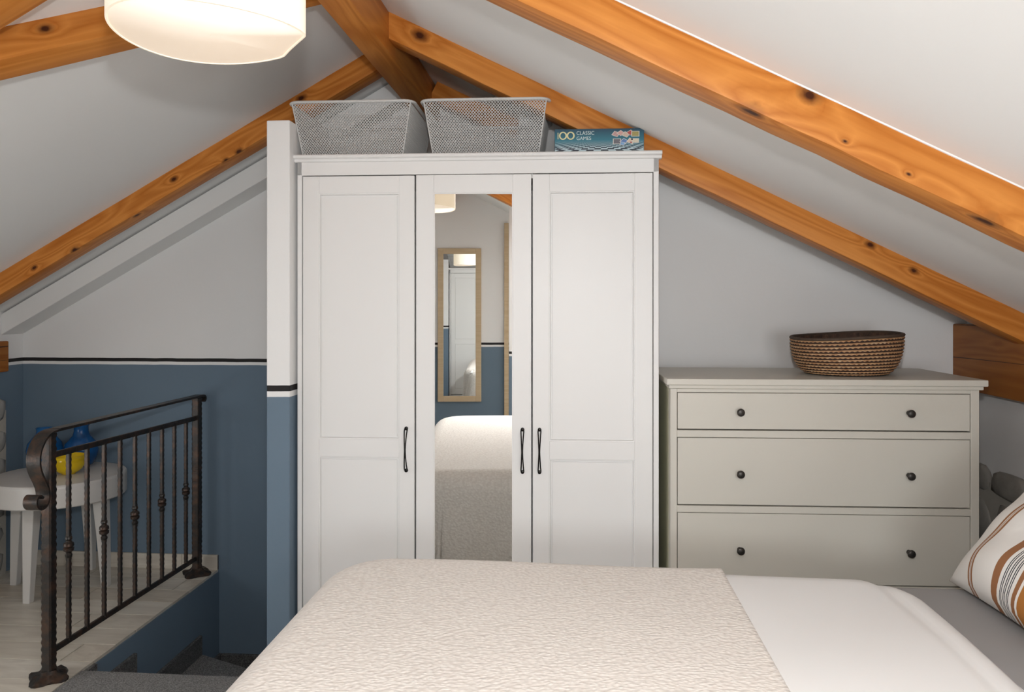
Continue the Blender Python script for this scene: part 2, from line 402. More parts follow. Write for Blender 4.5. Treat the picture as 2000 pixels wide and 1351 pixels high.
rafter('short far pine rafter above the right wire basket, meeting the ridge beam', -.66, -.256, 3.64, 'r')
rafter('pine rafter overhead reflected in the top corner of the wardrobe mirror', -.76, 1.75, -.17, 'r', dv=.105)
rafter('dark pine rafter running down left above the stair railing', -.80, -3.0, 3.30, 'l', dv=.10, knots=((1.139, 0, .042, .011), (.823, 0, .085, .012), (.893, 0, .088, .009), (1.374, .02, .088, .010), (.468, 0, .023, .014), (1.898, 0, .061, .009), (1.693, 0, .086, .012)))
rafter('pine rafter clipped by the top left corner of the photo', -.78, -3.0, 1.735, 'l', dv=.10)
def diag():
    a = Vector((-.80, 2.585, zl(-.80))); b = Vector((-1.64, 1.930, zl(-1.64)))
    t = (b - a).normalized(); nrm = Vector((-.5605, 0, 1)).normalized(); s = nrm.cross(t).normalized()
    L = (b - a).length; m = MB(); m.rings([[(L*i/16, -.05, -.09), (L*i/16, .05, -.09), (L*i/16, .05, .004), (L*i/16, -.05, .004)] for i in range(17)])
    o = m.build('rafter', M_pine, None, smooth=1, bevel=.006)
    o.data.materials[0] = wood('knotty_pine', *PINE, knots=((.62, .05, -.05, .016), (.95, .05, -.03, .012)))
    o.matrix_world = Matrix(((t.x, s.x, nrm.x, a.x), (t.y, s.y, nrm.y, a.y), (t.z, s.z, nrm.z, a.z), (0, 0, 0, 1)))
    tag(o, 'diagonal pine brace passing behind the lit lamp shade', 'beam', 'exposed pine rafters')
diag()
rb = MB(); rb.rings([[(t, -.05, -.075), (t, .05, -.075), (t, .05, .075), (t, -.05, .075)] for t in [i * .23 for i in range(24)]])
o = rb.build('ridge_beam', M_pine, None, smooth=1, bevel=.006, loc=(-.735, YB+.005, 2.36), rot=(0, 0, R(90)))
o.scale = (5.31/5.29, 1, 1)
tag(o, 'pine ridge beam running from the top edge towards the wire baskets', 'beam')
# wall plates on the eaves walls
o = MB().box((-4.78, 0, 0), (0, .03, .262)).build('wall_plate', M_plate, None, bevel=.006, loc=(1.573, YR-.001, 1.024), rot=(0, 0, R(90)))
tag(o, 'thick knotty wooden wall plate beside the grey chest of drawers', 'beam')
o = MB().box((-5.1, -.03, 0), (0, 0, .155)).build('wall_plate', M_plate, None, bevel=.006, loc=(XL+.002, 3.735, 1.026), rot=(0, 0, R(90)))
tag(o, 'wooden wall plate at the far left edge above the stool', 'beam')

# rough stone footing of the eaves walls
def stone_wall(name, xface, sgn, y0, y1, ztop, mat, parent, n=3):
    base_m = MB().box((xface - .02 if sgn > 0 else xface, y0, 0), (xface if sgn > 0 else xface + .02, y1, ztop - .03)).build('mortar', M_mortar, parent)
    rnd = random.Random(3); z = .0
    while z < ztop - .04:
        hh = rnd.uniform(.12, .19); y = y1
        while y > y0 + .05:
            ww = rnd.uniform(.14, .27); ww = min(ww, y - y0)
            b = bmesh.new(); bmesh.ops.create_icosphere(b, subdivisions=2, radius=1)
            ph = rnd.random() * 6
            for v in b.verts:
                p = v.co; k = 1 + .10*math.sin(3*p.y + ph) + .08*math.cos(4*p.z + 2*ph)
                v.co = Vector((p.x*.020, math.copysign(abs(p.y)**.7, p.y)*ww*.47*k, math.copysign(abs(p.z)**.7, p.z)*min(hh, ztop+.02-z)*.47*k))
            m = bpy.data.meshes.new('stone'); b.to_mesh(m); b.free(); m.materials.append(mat)
            for q in m.polygons: q.use_smooth = True
            link('stone', m, parent, (xface - sgn*.014, y - ww/2, z + hh/2))
            y -= ww
        z += hh
stone_wall('stone', XR, 1, 2.2, YR, .71, M_stone, wr)
stone_wall('stone', XL, -1, 2.9, 3.73, .86, M_stone_l, wl)

# ------------------------------------------------------------------ stairs going down to the far wall
st = thing('staircase', 'dark granite stairs descending behind the iron railing', 'stairs', (-1.8415, 2.756, 0))
wid = 1.842 - 1.104
MB().box((0, -.004, -.14), (wid, .03, -.0125)).build('riser', M_granite, st)
for y0, y1, z in ((.03, .345, -.175), (.345, .91, -.345), (.91, 1.122, -.515)):
    if z < -.4:
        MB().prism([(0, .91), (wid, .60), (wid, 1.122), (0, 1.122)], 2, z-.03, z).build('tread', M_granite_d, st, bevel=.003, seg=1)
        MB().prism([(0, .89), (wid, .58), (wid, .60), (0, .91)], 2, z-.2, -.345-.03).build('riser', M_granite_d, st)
    elif z < -.3:
        MB().prism([(0, .345), (wid, .345), (wid, .60), (0, .92)], 2, z-.03, z).build('tread', M_granite, st, bevel=.003, seg=1)
        MB().box((0, .335, z-.16), (wid, .355, z-.03)).build('riser', M_granite_d, st)
    else:
        MB().box((0, y0, z-.03), (wid, y1+.012, z)).build('tread', M_granite, st, bevel=.003, seg=1)
        MB().box((0, y1-.01, z-.145), (wid, y1+.005, z-.03)).build('riser', M_granite_d, st)
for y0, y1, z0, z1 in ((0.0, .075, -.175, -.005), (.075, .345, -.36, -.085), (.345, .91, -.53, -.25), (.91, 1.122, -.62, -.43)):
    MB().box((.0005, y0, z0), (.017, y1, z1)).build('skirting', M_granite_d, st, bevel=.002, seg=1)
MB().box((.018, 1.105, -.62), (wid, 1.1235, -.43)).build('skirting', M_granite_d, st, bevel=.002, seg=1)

# ------------------------------------------------------------------ wrought iron railing
rl = thing('stair_railing', 'dark wrought iron stair railing with scrolled handrail end', 'railing', (-1.921, 2.69, 0))
RLEN = 1.11
def hammered(x, y, z0, z1, hs, amp, step, n=4):
    m = MB(); rg = []; z = z0; k = 0
    while z < z1 - 1e-4:
        s_ = hs - (amp if k % 2 else 0) + random.uniform(-amp, amp)*.25
        c_ = s_ * .72
        rg.append([(x-c_, y-s_, z), (x+c_, y-s_, z), (x+s_, y-c_, z), (x+s_, y+c_, z), (x+c_, y+s_, z), (x-c_, y+s_, z), (x-s_, y+c_, z), (x-s_, y-c_, z)])
        z += step; k += 1
    rg.append([(p[0], p[1], z1) for p in rg[-1]])
    return m.rings(rg)
for yy in (0, RLEN):
    p = hammered(0, yy, .012, .893, .0205, .0022, .0125).build('post', M_iron, rl, smooth=1)
    ft = MB(); rg = []
    for k, (rad, z) in enumerate(((.066, .0), (.068, .006), (.060, .014), (.036, .022), (.026, .034))):
        rg.append([((rad*(1+.16*math.cos(4*t+.6)))*math.cos(t), yy + (rad*(1+.16*math.cos(4*t+.6)))*math.sin(t), z + (.006*math.cos(8*t) if 0 < k < 3 else 0)) for t in [2*math.pi*i/32 for i in range(32)]])
    ft.rings(rg).build('foot_plate', M_iron, p, smooth=1)
path = [(RLEN+.045, .872), (RLEN+.058, .882), (RLEN+.052, .897), (RLEN+.03, .902), (RLEN, .901), (.55, .902), (.03, .903), (0, .902), (-.03, .894), (-.058, .872), (-.078, .838), (-.082, .80), (-.070, .762), (-.047, .727),
        (-.030, .692), (-.031, .658), (-.050, .637), (-.078, .636), (-.097, .653), (-.096, .678), (-.077, .688), (-.062, .674)]
def smooth_path(p, it=2):
    for _ in range(it):
        q = [p[0]]
        for a, b in zip(p, p[1:]):
            q += [(a[0]*.75+b[0]*.25, a[1]*.75+b[1]*.25), (a[0]*.25+b[0]*.75, a[1]*.25+b[1]*.75)]
        p = q + [p[-1]]
    return p
i0 = 6
MB().sweep_yz(smooth_path(path[:i0+1]), -.022, .022, .011).build('handrail', M_iron, rl, smooth=1, bevel=.002, seg=1)
hr = [c for c in COL.objects if c.name == 'handrail'][-1]
MB().sweep_yz(smooth_path(path[i0:]), -.026, .026, .008).build('scroll', M_iron, hr, smooth=1)
def bar(za, zb): return MB().add([(-.006,.018,za-.011),(.006,.018,za-.011),(.006,.018,za+.011),(-.006,.018,za+.011),(-.006,RLEN-.018,zb-.011),(.006,RLEN-.018,zb-.011),(.006,RLEN-.018,zb+.011),(-.006,RLEN-.018,zb+.011)],
        [(0,1,2,3),(4,7,6,5),(0,4,5,1),(1,5,6,2),(2,6,7,3),(3,7,4,0)])
bar(.812, .792).build('upper_rail', M_iron, rl, bevel=.002, seg=1)
bar(.094, .082).build('lower_rail', M_iron, rl, bevel=.002, seg=1)
bal = hammered(0, 0, .095, .80, .0082, .0011, .011).mesh('baluster', M_iron, smooth=1)
col_m = MB().lathe([(.008, -.042), (.012, -.038), (.013, -.030), (.009, -.024), (.010, -.020), (.018, -.014), (.019, -.004), (.013, 0), (.019, .004), (.018, .014), (.010, .020), (.009, .024), (.013, .030), (.012, .038), (.008, .042)], 16).mesh('collar', M_iron, smooth=1)
for k in range(9):
    b = link('baluster', bal, rl, (0, RLEN*(k+1)/10, 0))
    if k % 2 == 0: link('collar', col_m, b, (0, 0, .447))

# ------------------------------------------------------------------ stool with vases
sx, sy = -2.50, 3.578
stl = thing('stool', 'round white stool with tapered square legs behind the railing', 'stool', (sx, sy, 0))
MB().lathe([(.0, .548), (.272, .548), (.288, .546), (.293, .540), (.294, .53), (.2945, .446), (.290, .441), (.27, .441), (.27, .50), (0, .50)], 64, cap=False).build('seat', M_stool, stl, smooth=1)
for lx, ly in ((-2.507, 3.379), (-2.29, 3.605), (-2.725, 3.585), (-2.50, 3.815)):
    dx, dy = lx - sx, ly - sy; m = MB(); rg = []
    for z, s_, k in ((0, .0165, 1.04), (.25, .023, .98), (.50, .030, .90)):
        a = math.atan2(dy, dx); c_, q = dx*k, dy*k
        rg.append([(c_ + s_*sx_, q + s_*sy_, z) for sx_, sy_ in ((-1,-1), (1,-1), (1,1), (-1,1))])
    m.rings(rg).build('leg', M_stool, stl, bevel=.002, seg=1)
TZ = .5485
def vase(name, label, prof, x, y, mat, cat='vase', sr=1, sz=1):
    return tag(MB().lathe([(a*sr, b*sz) for a, b in prof], 48, cap=False).build(name, mat, None, smooth=2, loc=(x, y, TZ)), label, cat)
vase('vase', 'cobalt blue vase with open neck behind the handrail scroll',
     [(0, 0), (.045, 0), (.062, .012), (.085, .05), (.093, .085), (.085, .12), (.060, .15), (.043, .168), (.040, .185), (.045, .197), (.041, .197), (.036, .185), (.039, .168), (.056, .146), (.08, .115), (.088, .085), (.08, .05), (.05, .01), (0, .008)], -2.675, 3.715, M_bluevase, sr=.90)
vase('vase', 'deep blue round-bellied vase behind the yellow bowl',
     [(0, 0), (.045, 0), (.060, .010), (.079, .05), (.086, .09), (.079, .128), (.058, .155), (.042, .175), (.036, .20), (.036, .228), (.043, .236), (.039, .236), (.032, .226), (.032, .20), (.038, .173), (.054, .15), (.074, .125), (.081, .09), (.07, .04), (.04, .008), (0, .008)], -2.515, 3.765, M_bluevase2, sr=.93, sz=.88)
vase('bowl', 'small yellow ceramic bowl on the white stool',
     [(0, 0), (.030, 0), (.033, .005), (.046, .011), (.060, .024), (.070, .043), (.0755, .065), (.0775, .088), (.0745, .088), (.0725, .066), (.066, .045), (.055, .027), (.035, .015), (0, .012)], -2.452, 3.575, M_yellow, 'bowl')

# ------------------------------------------------------------------ wardrobe
WR = R(1.2)
wd = thing('wardrobe', 'white three-door wardrobe with a mirrored middle door', 'wardrobe', (-1.006, 2.735, 0), WR)
WW, WD = 1.292, .53
cz0, cz1 = 1.877, 1.9035
m = MB(); m.box((0, .0, 0), (.0165, WD, cz0)); m.box((WW-.0185, 0, 0), (WW, WD, cz0)); m.box((0, 0, 1.8295), (WW, .02, cz0)); m.box((.0165, .0, 0), (WW-.0185, .02, .085))
m.box((.0165, .03, .09), (WW-.0185, WD-.01, .105)); m.box((.0165, .02, 1.845), (WW-.0185, WD, 1.875))
m.build('carcass', M_white, wd, bevel=.0012, seg=1)
MB().box((.0165, WD-.006, .0), (WW-.0185, WD, cz0)).build('back_panel', M_white_back, wd)
MB().prism([(-.014, cz1-.004), (-.010, cz1), (WD, cz1), (WD, cz0), (.004, cz0), (.0, cz0+.002), (-.003, cz0+.010), (-.014, cz0+.014)], 0, -.011, WW+.011).build('cornice', M_white, wd, bevel=.001, seg=1)
def frame_door(name, x0, x1, px0, px1, ztop, zb, panels):
    """door with stiles and rails round the panel openings; each panel recessed with a moulded edge"""
    m = MB(); th = .021
    zs = [zb] + [z for p in panels for z in p] + [ztop]
    m.box((x0, .0, zb), (px0, th, ztop)); m.box((px1, 0, zb), (x1, th, ztop))
    for a, b in zip(zs[0::2], zs[1::2]): m.box((px0, .0006, a), (px1, th, b))
    return m.build(name, M_white, wd, bevel=.0012, seg=1)
def panel_mesh(px0, px1, z0, z1):
    m = MB()
    # moulding: a step frame sloping to the recessed field
    o_ = [(px0, z0), (px1, z0), (px1, z1), (px0, z1)]
    def ring(i, y): return [(px0+i, y, z0+i), (px1-i, y, z0+i), (px1-i, y, z1-i), (px0+i, y, z1-i)]
    m.rings([ring(0, .0035), ring(.0035, .0035), ring(.0060, .0125), ring(.0095, .0125), ring(.0105, .0085)], cap=False)
    n = len(m.v); m.f.append((n-4, n-3, n-2, n-1)); return m
def door(x0, x1, px0, px1, hx, hinge):
    d = frame_door('door', x0, x1, px0, px1, 1.826, .095, [(.17, .817), (.881, 1.764)])
    for z0, z1 in ((.17, .817), (.881, 1.764)):
        panel_mesh(px0, px1, z0, z1).build('panel', M_white, d)
    handle(d, hx); return d
def handle(d, hx):
    m = MB(); z0, z1 = .772, .922
    for s_ in (-1, 1):
        pts = []
        for i in range(25):
            t = i / 24; u = 2*t - 1
            pts.append((hx + s_ * (.0012 + .0042*abs(u)**1.3 * (1 if abs(u) < .93 else .75)), -.004 - .024*(1-u**2)**.6, z0 + (z1-z0)*t))
        m.tube(pts, .0022, 8)
    for zz in (z0, z1):
        m.tube([(hx, -.0005, zz), (hx, -.006, zz), (hx, -.0075, zz)], [.0068, .0065, .004], 14)
    m.build('handle', M_handle, d, smooth=1)
door(.0202, .4265, .079, .372, .3977, 'l')
dm = frame_door('door', .4325, .8445, .4966, .7790, 1.827, .095, [(.17, 1.762)])
MB().box((-.1412, .0, .17), (.1412, .004, 1.762)).build('mirror', M_mirror, dm, loc=(.6378, .0075, 0), rot=(0, 0, R(1.6)))
m = MB()
def ring(i, y): return [(.4966+i, y, .17+i), (.7790-i, y, .17+i), (.7790-i, y, 1.762-i), (.4966+i, y, 1.762-i)]
m.rings([ring(0, .0015), ring(.003, .0015), ring(.0035, .0125)], cap=False).build('mirror_bead', M_white, dm)
handle(dm, .8137)
door(.850, 1.2705, .909, 1.208, .874, 'r')
MB().box((.8455, .004, 1.812), (.8495, .02, 1.8285)).build('bumper', M_white, wd)

def wl_(x, y, z):   # wardrobe local -> world
    return wd.matrix_basis @ Vector((x, y, z))
wd_m = Matrix.Translation((-1.006, 2.735, 0)) @ Matrix.Rotation(WR, 4, 'Z')

# ------------------------------------------------------------------ wire mesh baskets on the wardrobe
def lattice(m, A, B, C, D, cw, ch, w):
    """diamond mesh of thin strips on quad A-B (bottom) C-D (top: D above A)"""
    A, B, C, D = map(Vector, (A, B, C, D))
    nu = max(2, round(((B-A).length + (C-D).length)/2 / cw)); nv = max(2, round((D-A).length / ch))
    nrm = (B-A).cross(D-A).normalized()
    def P(u, v): return (A*(1-u)+B*u)*(1-v) + (D*(1-u)+C*u)*v
    for j in range(nv*2):
        for i in range(nu):
            c = (i + .5) / nu; l = i / nu; r_ = (i + 1) / nu
            for a, b in (((c, j), (l, j+1)), ((c, j), (r_, j+1))) if j % 2 == 0 else (((l, j), (c, j+1)), ((r_, j), (c, j+1))):
                p = P(a[0], a[1]/(2*nv)); q = P(b[0], b[1]/(2*nv)); t = (q-p).normalized(); s_ = nrm.cross(t)*w/2; k = nrm*.0006
                m.add([p+s_+k, p-s_+k, q-s_+k, q+s_+k, p+s_-k, p-s_-k, q-s_-k, q+s_-k], [(0,1,2,3), (4,7,6,5), (0,3,7,4), (1,5,6,2)])
def wire_basket(label, x0, x1, bx0, bx1, y0):
    d = .43; h = .188; by0, by1 = y0+.012, y0+d-.03
    t = thing('wire_basket', label, 'basket', wd_m @ Vector(((x0+x1)/2, y0+d/2, cz1+.0005)), WR, 'wire mesh baskets on the wardrobe')
    ox, oy = (x0+x1)/2, y0+d/2
    T = [(x0-ox, y0-oy, h), (x1-ox, y0-oy, h), (x1-ox, y0+d-oy, h), (x0-ox, y0+d-oy, h)]
    Bt = [(bx0-ox, by0-oy, .002), (bx1-ox, by0-oy, .002), (bx1-ox, by1-oy, .002), (bx0-ox, by1-oy, .002)]
    for i in range(4):
        j = (i+1) % 4; m = MB(); lattice(m, Bt[i], Bt[j], T[j], T[i], .0100, .0120, .0021)
        s_ = m.build('mesh_side', M_wire, t, flipfix=False); s_['kind'] = 'stuff'
    m = MB(); lattice(m, Bt[0], Bt[1], Bt[2], Bt[3], .0100, .0120, .0021)
    m.build('mesh_bottom', M_wire, t, flipfix=False)['kind'] = 'stuff'
    # rolled rim with rounded corners
    pts = []; rr = .028
    for (cx, cy), a0 in (((T[0][0]+rr, T[0][1]+rr), 180), ((T[1][0]-rr, T[1][1]+rr), 270), ((T[2][0]-rr, T[2][1]-rr), 0), ((T[3][0]+rr, T[3][1]-rr), 90)):
        for k in range(7):
            a = R(a0 + 15*k); pts.append((cx + (rr+.009)*math.cos(a), cy + (rr+.009)*math.sin(a), h + .003))
    rg = []
    n = len(pts)
    for i, p in enumerate(pts):
        tt = (Vector(pts[(i+1) % n]) - Vector(pts[i-1])).normalized(); sd = tt.cross(Vector((0,0,1)))
        rg.append([Vector(p) + sd*.008*math.cos(a) + Vector((0,0,.0055*math.sin(a))) for a in [2*math.pi*q/8 for q in range(8)]])
    rg.append(rg[0])
    MB().rings(rg, cap=False).build('rim', M_wire, t, smooth=2)
    for i in range(4):
        MB().tube([Bt[i], T[i]], .0022, 6).build('corner_wire', M_wire, t)
def lx(px): return (px - 579) / 705 * WW
wire_basket('white wire mesh basket nearer the stairs, on the wardrobe', lx(566), lx(803), lx(586), lx(786), .012)
wire_basket('white wire mesh basket beside the board game box, on the wardrobe', lx(829), lx(1069), lx(846), lx(1054), .012)

# ------------------------------------------------------------------ board game box
gb = thing('board_game_box', 'teal board game box with checkered print on the wardrobe', 'game box', wd_m @ Vector((lx(1085), .0, cz1+.0005)), WR)
GW, GH, GD = lx(1256) - lx(1085), .080, .27
M_teal = plain('teal_card', (.012, .085, .125), .45)
MB().box((0, 0, 0), (GW, GD, GH)).build('lid', M_teal, gb, bevel=.0015, seg=1)
def checker_print():
    n = N('checkered_game_print'); v = n.coord('Object')
    sp = n.n('ShaderNodeSeparateXYZ', i_0=v)
    hv = n.math('DIVIDE', sp.outputs[2], GH); hu = n.math('DIVIDE', sp.outputs[0], GW)
    k = n.math('DIVIDE', 1., n.math('MAXIMUM', n.math('SUBTRACT', .66, hv), .02))
    uu = n.math('MULTIPLY', n.math('SUBTRACT', hu, .52), n.math('MULTIPLY', k, 7.5)); vv = n.math('MULTIPLY', k, 5.2)
    par = n.math('MODULO', n.math('ADD', n.math('FLOOR', n.math('ADD', uu, 300)), n.math('FLOOR', vv)), 2)
    fade = n.ramp(hv, [(.12, (1,1,1)), (.50, (.0,.0,.0))])
    teal = n.ramp(hv, [(0, (.02, .11, .15)), (.45, (.02, .17, .23)), (1, (.006, .045, .085))])
    chk = n.mix(par, (.012, .016, .03), (.50, .62, .66))
    return n.set(n.mix(n.math('MULTIPLY', fade, .95), teal, chk), .4)
pp = MB().box((.001, -.0008, .001), (GW-.001, -.0002, GH-.001)).build('front_print', checker_print(), gb)
def text(s_, size, x, z, mat, parent, sx_=1.0, ext=.0003):
    c = bpy.data.curves.new('t', 'FONT'); c.body = s_; c.size = size; c.extrude = ext; c.fill_mode = 'BOTH'
    o = bpy.data.objects.new('t', c); COL.objects.link(o); bpy.context.view_layer.update()
    me = bpy.data.meshes.new_from_object(o.evaluated_get(bpy.context.evaluated_depsgraph_get()))
    bpy.data.objects.remove(o); me.materials.clear(); me.materials.append(mat); me.name = 'lettering'
    return link('lettering', me, parent, (x, -.0013, z), (R(90), 0, 0), (sx_, 1, 1))
M_gold = plain('pale_gold_print', (.72, .66, .36), .4); M_silver = plain('silver_print', (.60, .70, .68), .4)
text('I', .034, .0085, .044, M_gold, pp, .8)
for x0 in (.0295, .0565):
    m = MB(); rg = []
    for q in range(37):
        a = 2*math.pi*q/36; w_ = .00165 + .0010*abs(math.cos(a))
        rg.append([(math.cos(a)*(.0115+e*w_), yy, math.sin(a)*(.0122+e*w_)) for e, yy in ((-1, -.0012), (1, -.0012), (1, -.0006), (-1, -.0006))])
    m.rings(rg, cap=False).build('lettering', M_gold, pp, loc=(x0, -.0004, .0560))
text('CLASSIC', .0185, .0765, .0585, M_silver, pp, .92)
text('GAMES', .0170, .0765, .0405, M_silver, pp, .98)
cards = [(.215, .060, .014, (.50,.30,.28), .3), (.232, .063, .013, (.62,.34,.30), .0), (.250, .058, .014, (.60,.45,.35), .2), (.266, .064, .013, (.45,.07,.06), -.1), (.283, .060, .017, (.36,.30,.10), .78),
         (.219, .034, .017, (.14,.13,.15), .78), (.244, .034, .014, (.10,.20,.45), .1), (.238, .026, .010, (.20,.36,.60), .5), (.268, .035, .015, (.66,.50,.38), .3), (.284, .036, .014, (.66,.58,.45), .78), (.271, .041, .005, (.03,.02,.02), .7), (.268, .030, .005, (.40,.05,.04), .7)]
for i, (x, z, s_, c, a) in enumerate(cards):
    for k, (sc, cc) in enumerate(((1.0, (.62, .60, .55)), (.82, c))):
        e = s_*sc*.95; pts = [(math.cos(a+q*math.pi/2)*e*1.25, math.sin(a+q*math.pi/2)*e*.85) for q in range(4)]
        MB().prism(pts, 1, -.0002, .0002).build('printed_card', plain('card_print', cc, .4, var=.35, scale=300), pp, loc=(x, -.0010 - i*.00006 - k*.00003, z))

# ------------------------------------------------------------------ chest of drawers
CR = R(1.7)
cz = 1.112
ch = thing('chest_of_drawers', 'greige chest of drawers with dark round knobs', 'chest', (.305, 2.68, 0), CR)
CW, CDp = 1.060, .50
bx0, bx1 = .013, 1.036
m = MB()
m.box((bx0, .012, 0), (.0355, .055, 1.078)); m.box((1.0085, .012, 0), (bx1, .055, 1.078))
zrows = [(.936, 1.065), (.679, .912), (.415, .656), (.15, .392)]
for a, b in ((1.065, 1.078), (.912, .936), (.656, .679), (.392, .415), (.11, .15)): m.box((.0355, .0125, a), (1.0085, .05, b))
m.box((bx1-.018, .055, .06), (bx1, CDp-.01, 1.078)); m.box((bx0, .45, 0), (bx0+.04, CDp-.005, .06)); m.box((bx1-.04, .45, 0), (bx1, CDp-.005, .06))
m.box((bx0+.018, CDp-.02, .06), (bx1-.018, CDp-.012, 1.078))
m.build('carcass', M_chest, ch, bevel=.0012, seg=1)
lab(MB().box((bx0, .055, .06), (bx0+.018, CDp-.01, 1.078)).build('side_panel', M_side_reflect, ch), 'side panel with olive reflected light in its colour')
MB().box((.0, .0, 1.0905), (CW, CDp, cz)).build('top_board', M_chest, ch, bevel=.003)
MB().box((.008, .006, 1.078), (CW-.012, CDp-.002, 1.0905)).build('moulding', M_chest, ch, bevel=.003)
kn = MB().lathe([(0, 0), (.0075, 0), (.0075, .003), (.0055, .008), (.0055, .012), (.0115, .018), (.0135, .023), (.0125, .027), (.008, .0295), (0, .030)], 24, cap=False).mesh('knob', M_knob, smooth=2)
for i, (a, b) in enumerate(zrows):
    dr = MB().box((.0378, .0135, a+.0045), (1.0062, .033, b-.002)).build('drawer', M_chest, ch, bevel=.001, seg=1)
    zz = (1.0, .791, .533, .27)[i]
    for kx in (.2455, .806): link('knob', kn, dr, (kx, .0135, zz), (R(90), 0, 0))

# ------------------------------------------------------------------ woven basket
def woven_mat():
    n = N('coiled_raffia'); uv = n.n('ShaderNodeUVMap'); sp = n.n('ShaderNodeSeparateXYZ', i_0=uv.outputs[0])
    u, v = sp.outputs[0], sp.outputs[1]
    fr = n.math('FRACT', v); tri = n.math('PINGPONG', n.math('ADD', u, n.math('MULTIPLY', n.math('FLOOR', v), .37)), .5)
    dark = n.math('LESS_THAN', fr, n.math('ADD', .40, n.math('MULTIPLY', tri, .60)))
    nz = n.n('ShaderNodeTexNoise', i_Vector=uv.outputs[0], i_Scale=.9, i_Detail=2.)
    tan = n.ramp(nz.outputs[0], [(.3, (.38, .18, .075)), (.55, (.54, .32, .16)), (.75, (.62, .46, .29))])
    dk = n.ramp(nz.outputs[0], [(.35, (.018, .012, .010)), (.7, (.07, .03, .018))])
    n.bump(n.math('PINGPONG', u, .5), .5, .003)
    return n.set(n.mix(dark, tan, dk), .75)
def woven_basket():
    t = thing('woven_basket', 'round woven basket with brown and black coils on the chest', 'basket', (.98, 2.935, cz+.001), .2)
    NC, NA, SUB = 12, 120, 6
    Hh, r0, r1 = .134, .128, .194
    def prof(v):      # v 0..1 -> radius, z
        return r0 + (r1-r0)*(1-(1-v)**2.2)**.62, Hh*v**1.12
    verts = []; uvs = []
    rows = NC*SUB
    def surf(v, a, off, inner):
        r_, z = prof(v); bulge = .0055*math.sin(math.pi*((v*NC) % 1.0)) if v < 1 else 0
        r_ += (bulge if not inner else -.008) + .004*math.sin(2*a+.5)
        z2 = z * (1 + .07*math.cos(a - .1)) + (.0015*math.sin(3*a) * v)
        return (r_*math.cos(a)*1.0, r_*math.sin(a)*.92, z2)
    m = MB(); rg = []
    rg.append([surf(0, 2*math.pi*i/NA, 0, True) for i in range(NA)])
    for j in range(rows+1): rg.append([surf(j/rows, 2*math.pi*i/NA, 0, False) for i in range(NA)])
    top = [ (p[0]*.985, p[1]*.985, p[2]+.006) for p in rg[-1]]; rg.append(top)
    for j in range(rows, -1, -6): rg.append([surf(j/rows, 2*math.pi*i/NA, 0, True) for i in range(NA)])
    m.rings(rg, cap=False); n = NA
    m.f.append(tuple(range(n))[::-1])
    me = m.mesh('basket_coils', woven_mat(), smooth=2, flipfix=False)
    ul = me.uv_layers.new(name='UVMap')
    for p in me.polygons:
        for li in p.loop_indices:
            vi = me.loops[li].vertex_index; j, i = divmod(vi, NA)
            if i == 0 and any(me.loops[q].vertex_index % NA == NA-1 for q in p.loop_indices): i = NA
            ul.data[li].uv = (i/NA*72, min(max(j-1, 0), rows)/SUB + .001*(j <= rows+1))
    link('coil_body', me, t)
    pts = [surf(1, 2*math.pi*i/64, 0, False) for i in range(64)]
    m = MB(); rg = []
    for i in range(65):
        p = Vector(pts[i % 64]); tt = (Vector(pts[(i+1) % 64]) - Vector(pts[(i-1) % 64])).normalized(); sd = tt.cross(Vector((0,0,1)))
        rg.append([p + Vector((0,0,.004)) + sd*.0065*math.cos(a)*(1+.08*(i % 2)) + Vector((0,0,.0055*math.sin(a))) for a in [2*math.pi*q/8 for q in range(8)]])
    m.rings(rg, cap=False).build('rim', plain('dark_raffia', (.07, .045, .03), .8, var=.5, scale=70), t, smooth=2)
woven_basket()

# ------------------------------------------------------------------ bed
bed = thing('bed', 'wide bed with grey fitted sheet in front of the wardrobe', 'bed', (.4, 1.3, 0))
def L(p): return (p[0]-.4, p[1]-1.3, p[2])
MB().box(L((-.56, .52, .14)), L((1.44, 2.12, .32))).build('bed_frame', M_bedframe, bed, bevel=.01)
MB().box(L((1.44, .50, .02)), L((1.49, 2.14, .98))).build('headboard', M_bedframe, bed, bevel=.01)
for lx_, ly_ in ((-.5, .58), (-.5, 2.06), (1.38, .58), (1.38, 2.06)):
    MB().box(L((lx_-.03, ly_-.03, 0)), L((lx_+.03, ly_+.03, .14))).build('leg', M_bedframe, bed, bevel=.004)
lab(MB().box(L((-.58, .47, .32)), L((1.435, 2.205, .600))).build('mattress', M_sheet, bed, smooth=1, bevel=.035, seg=5), 'mattress in grey fitted sheet')

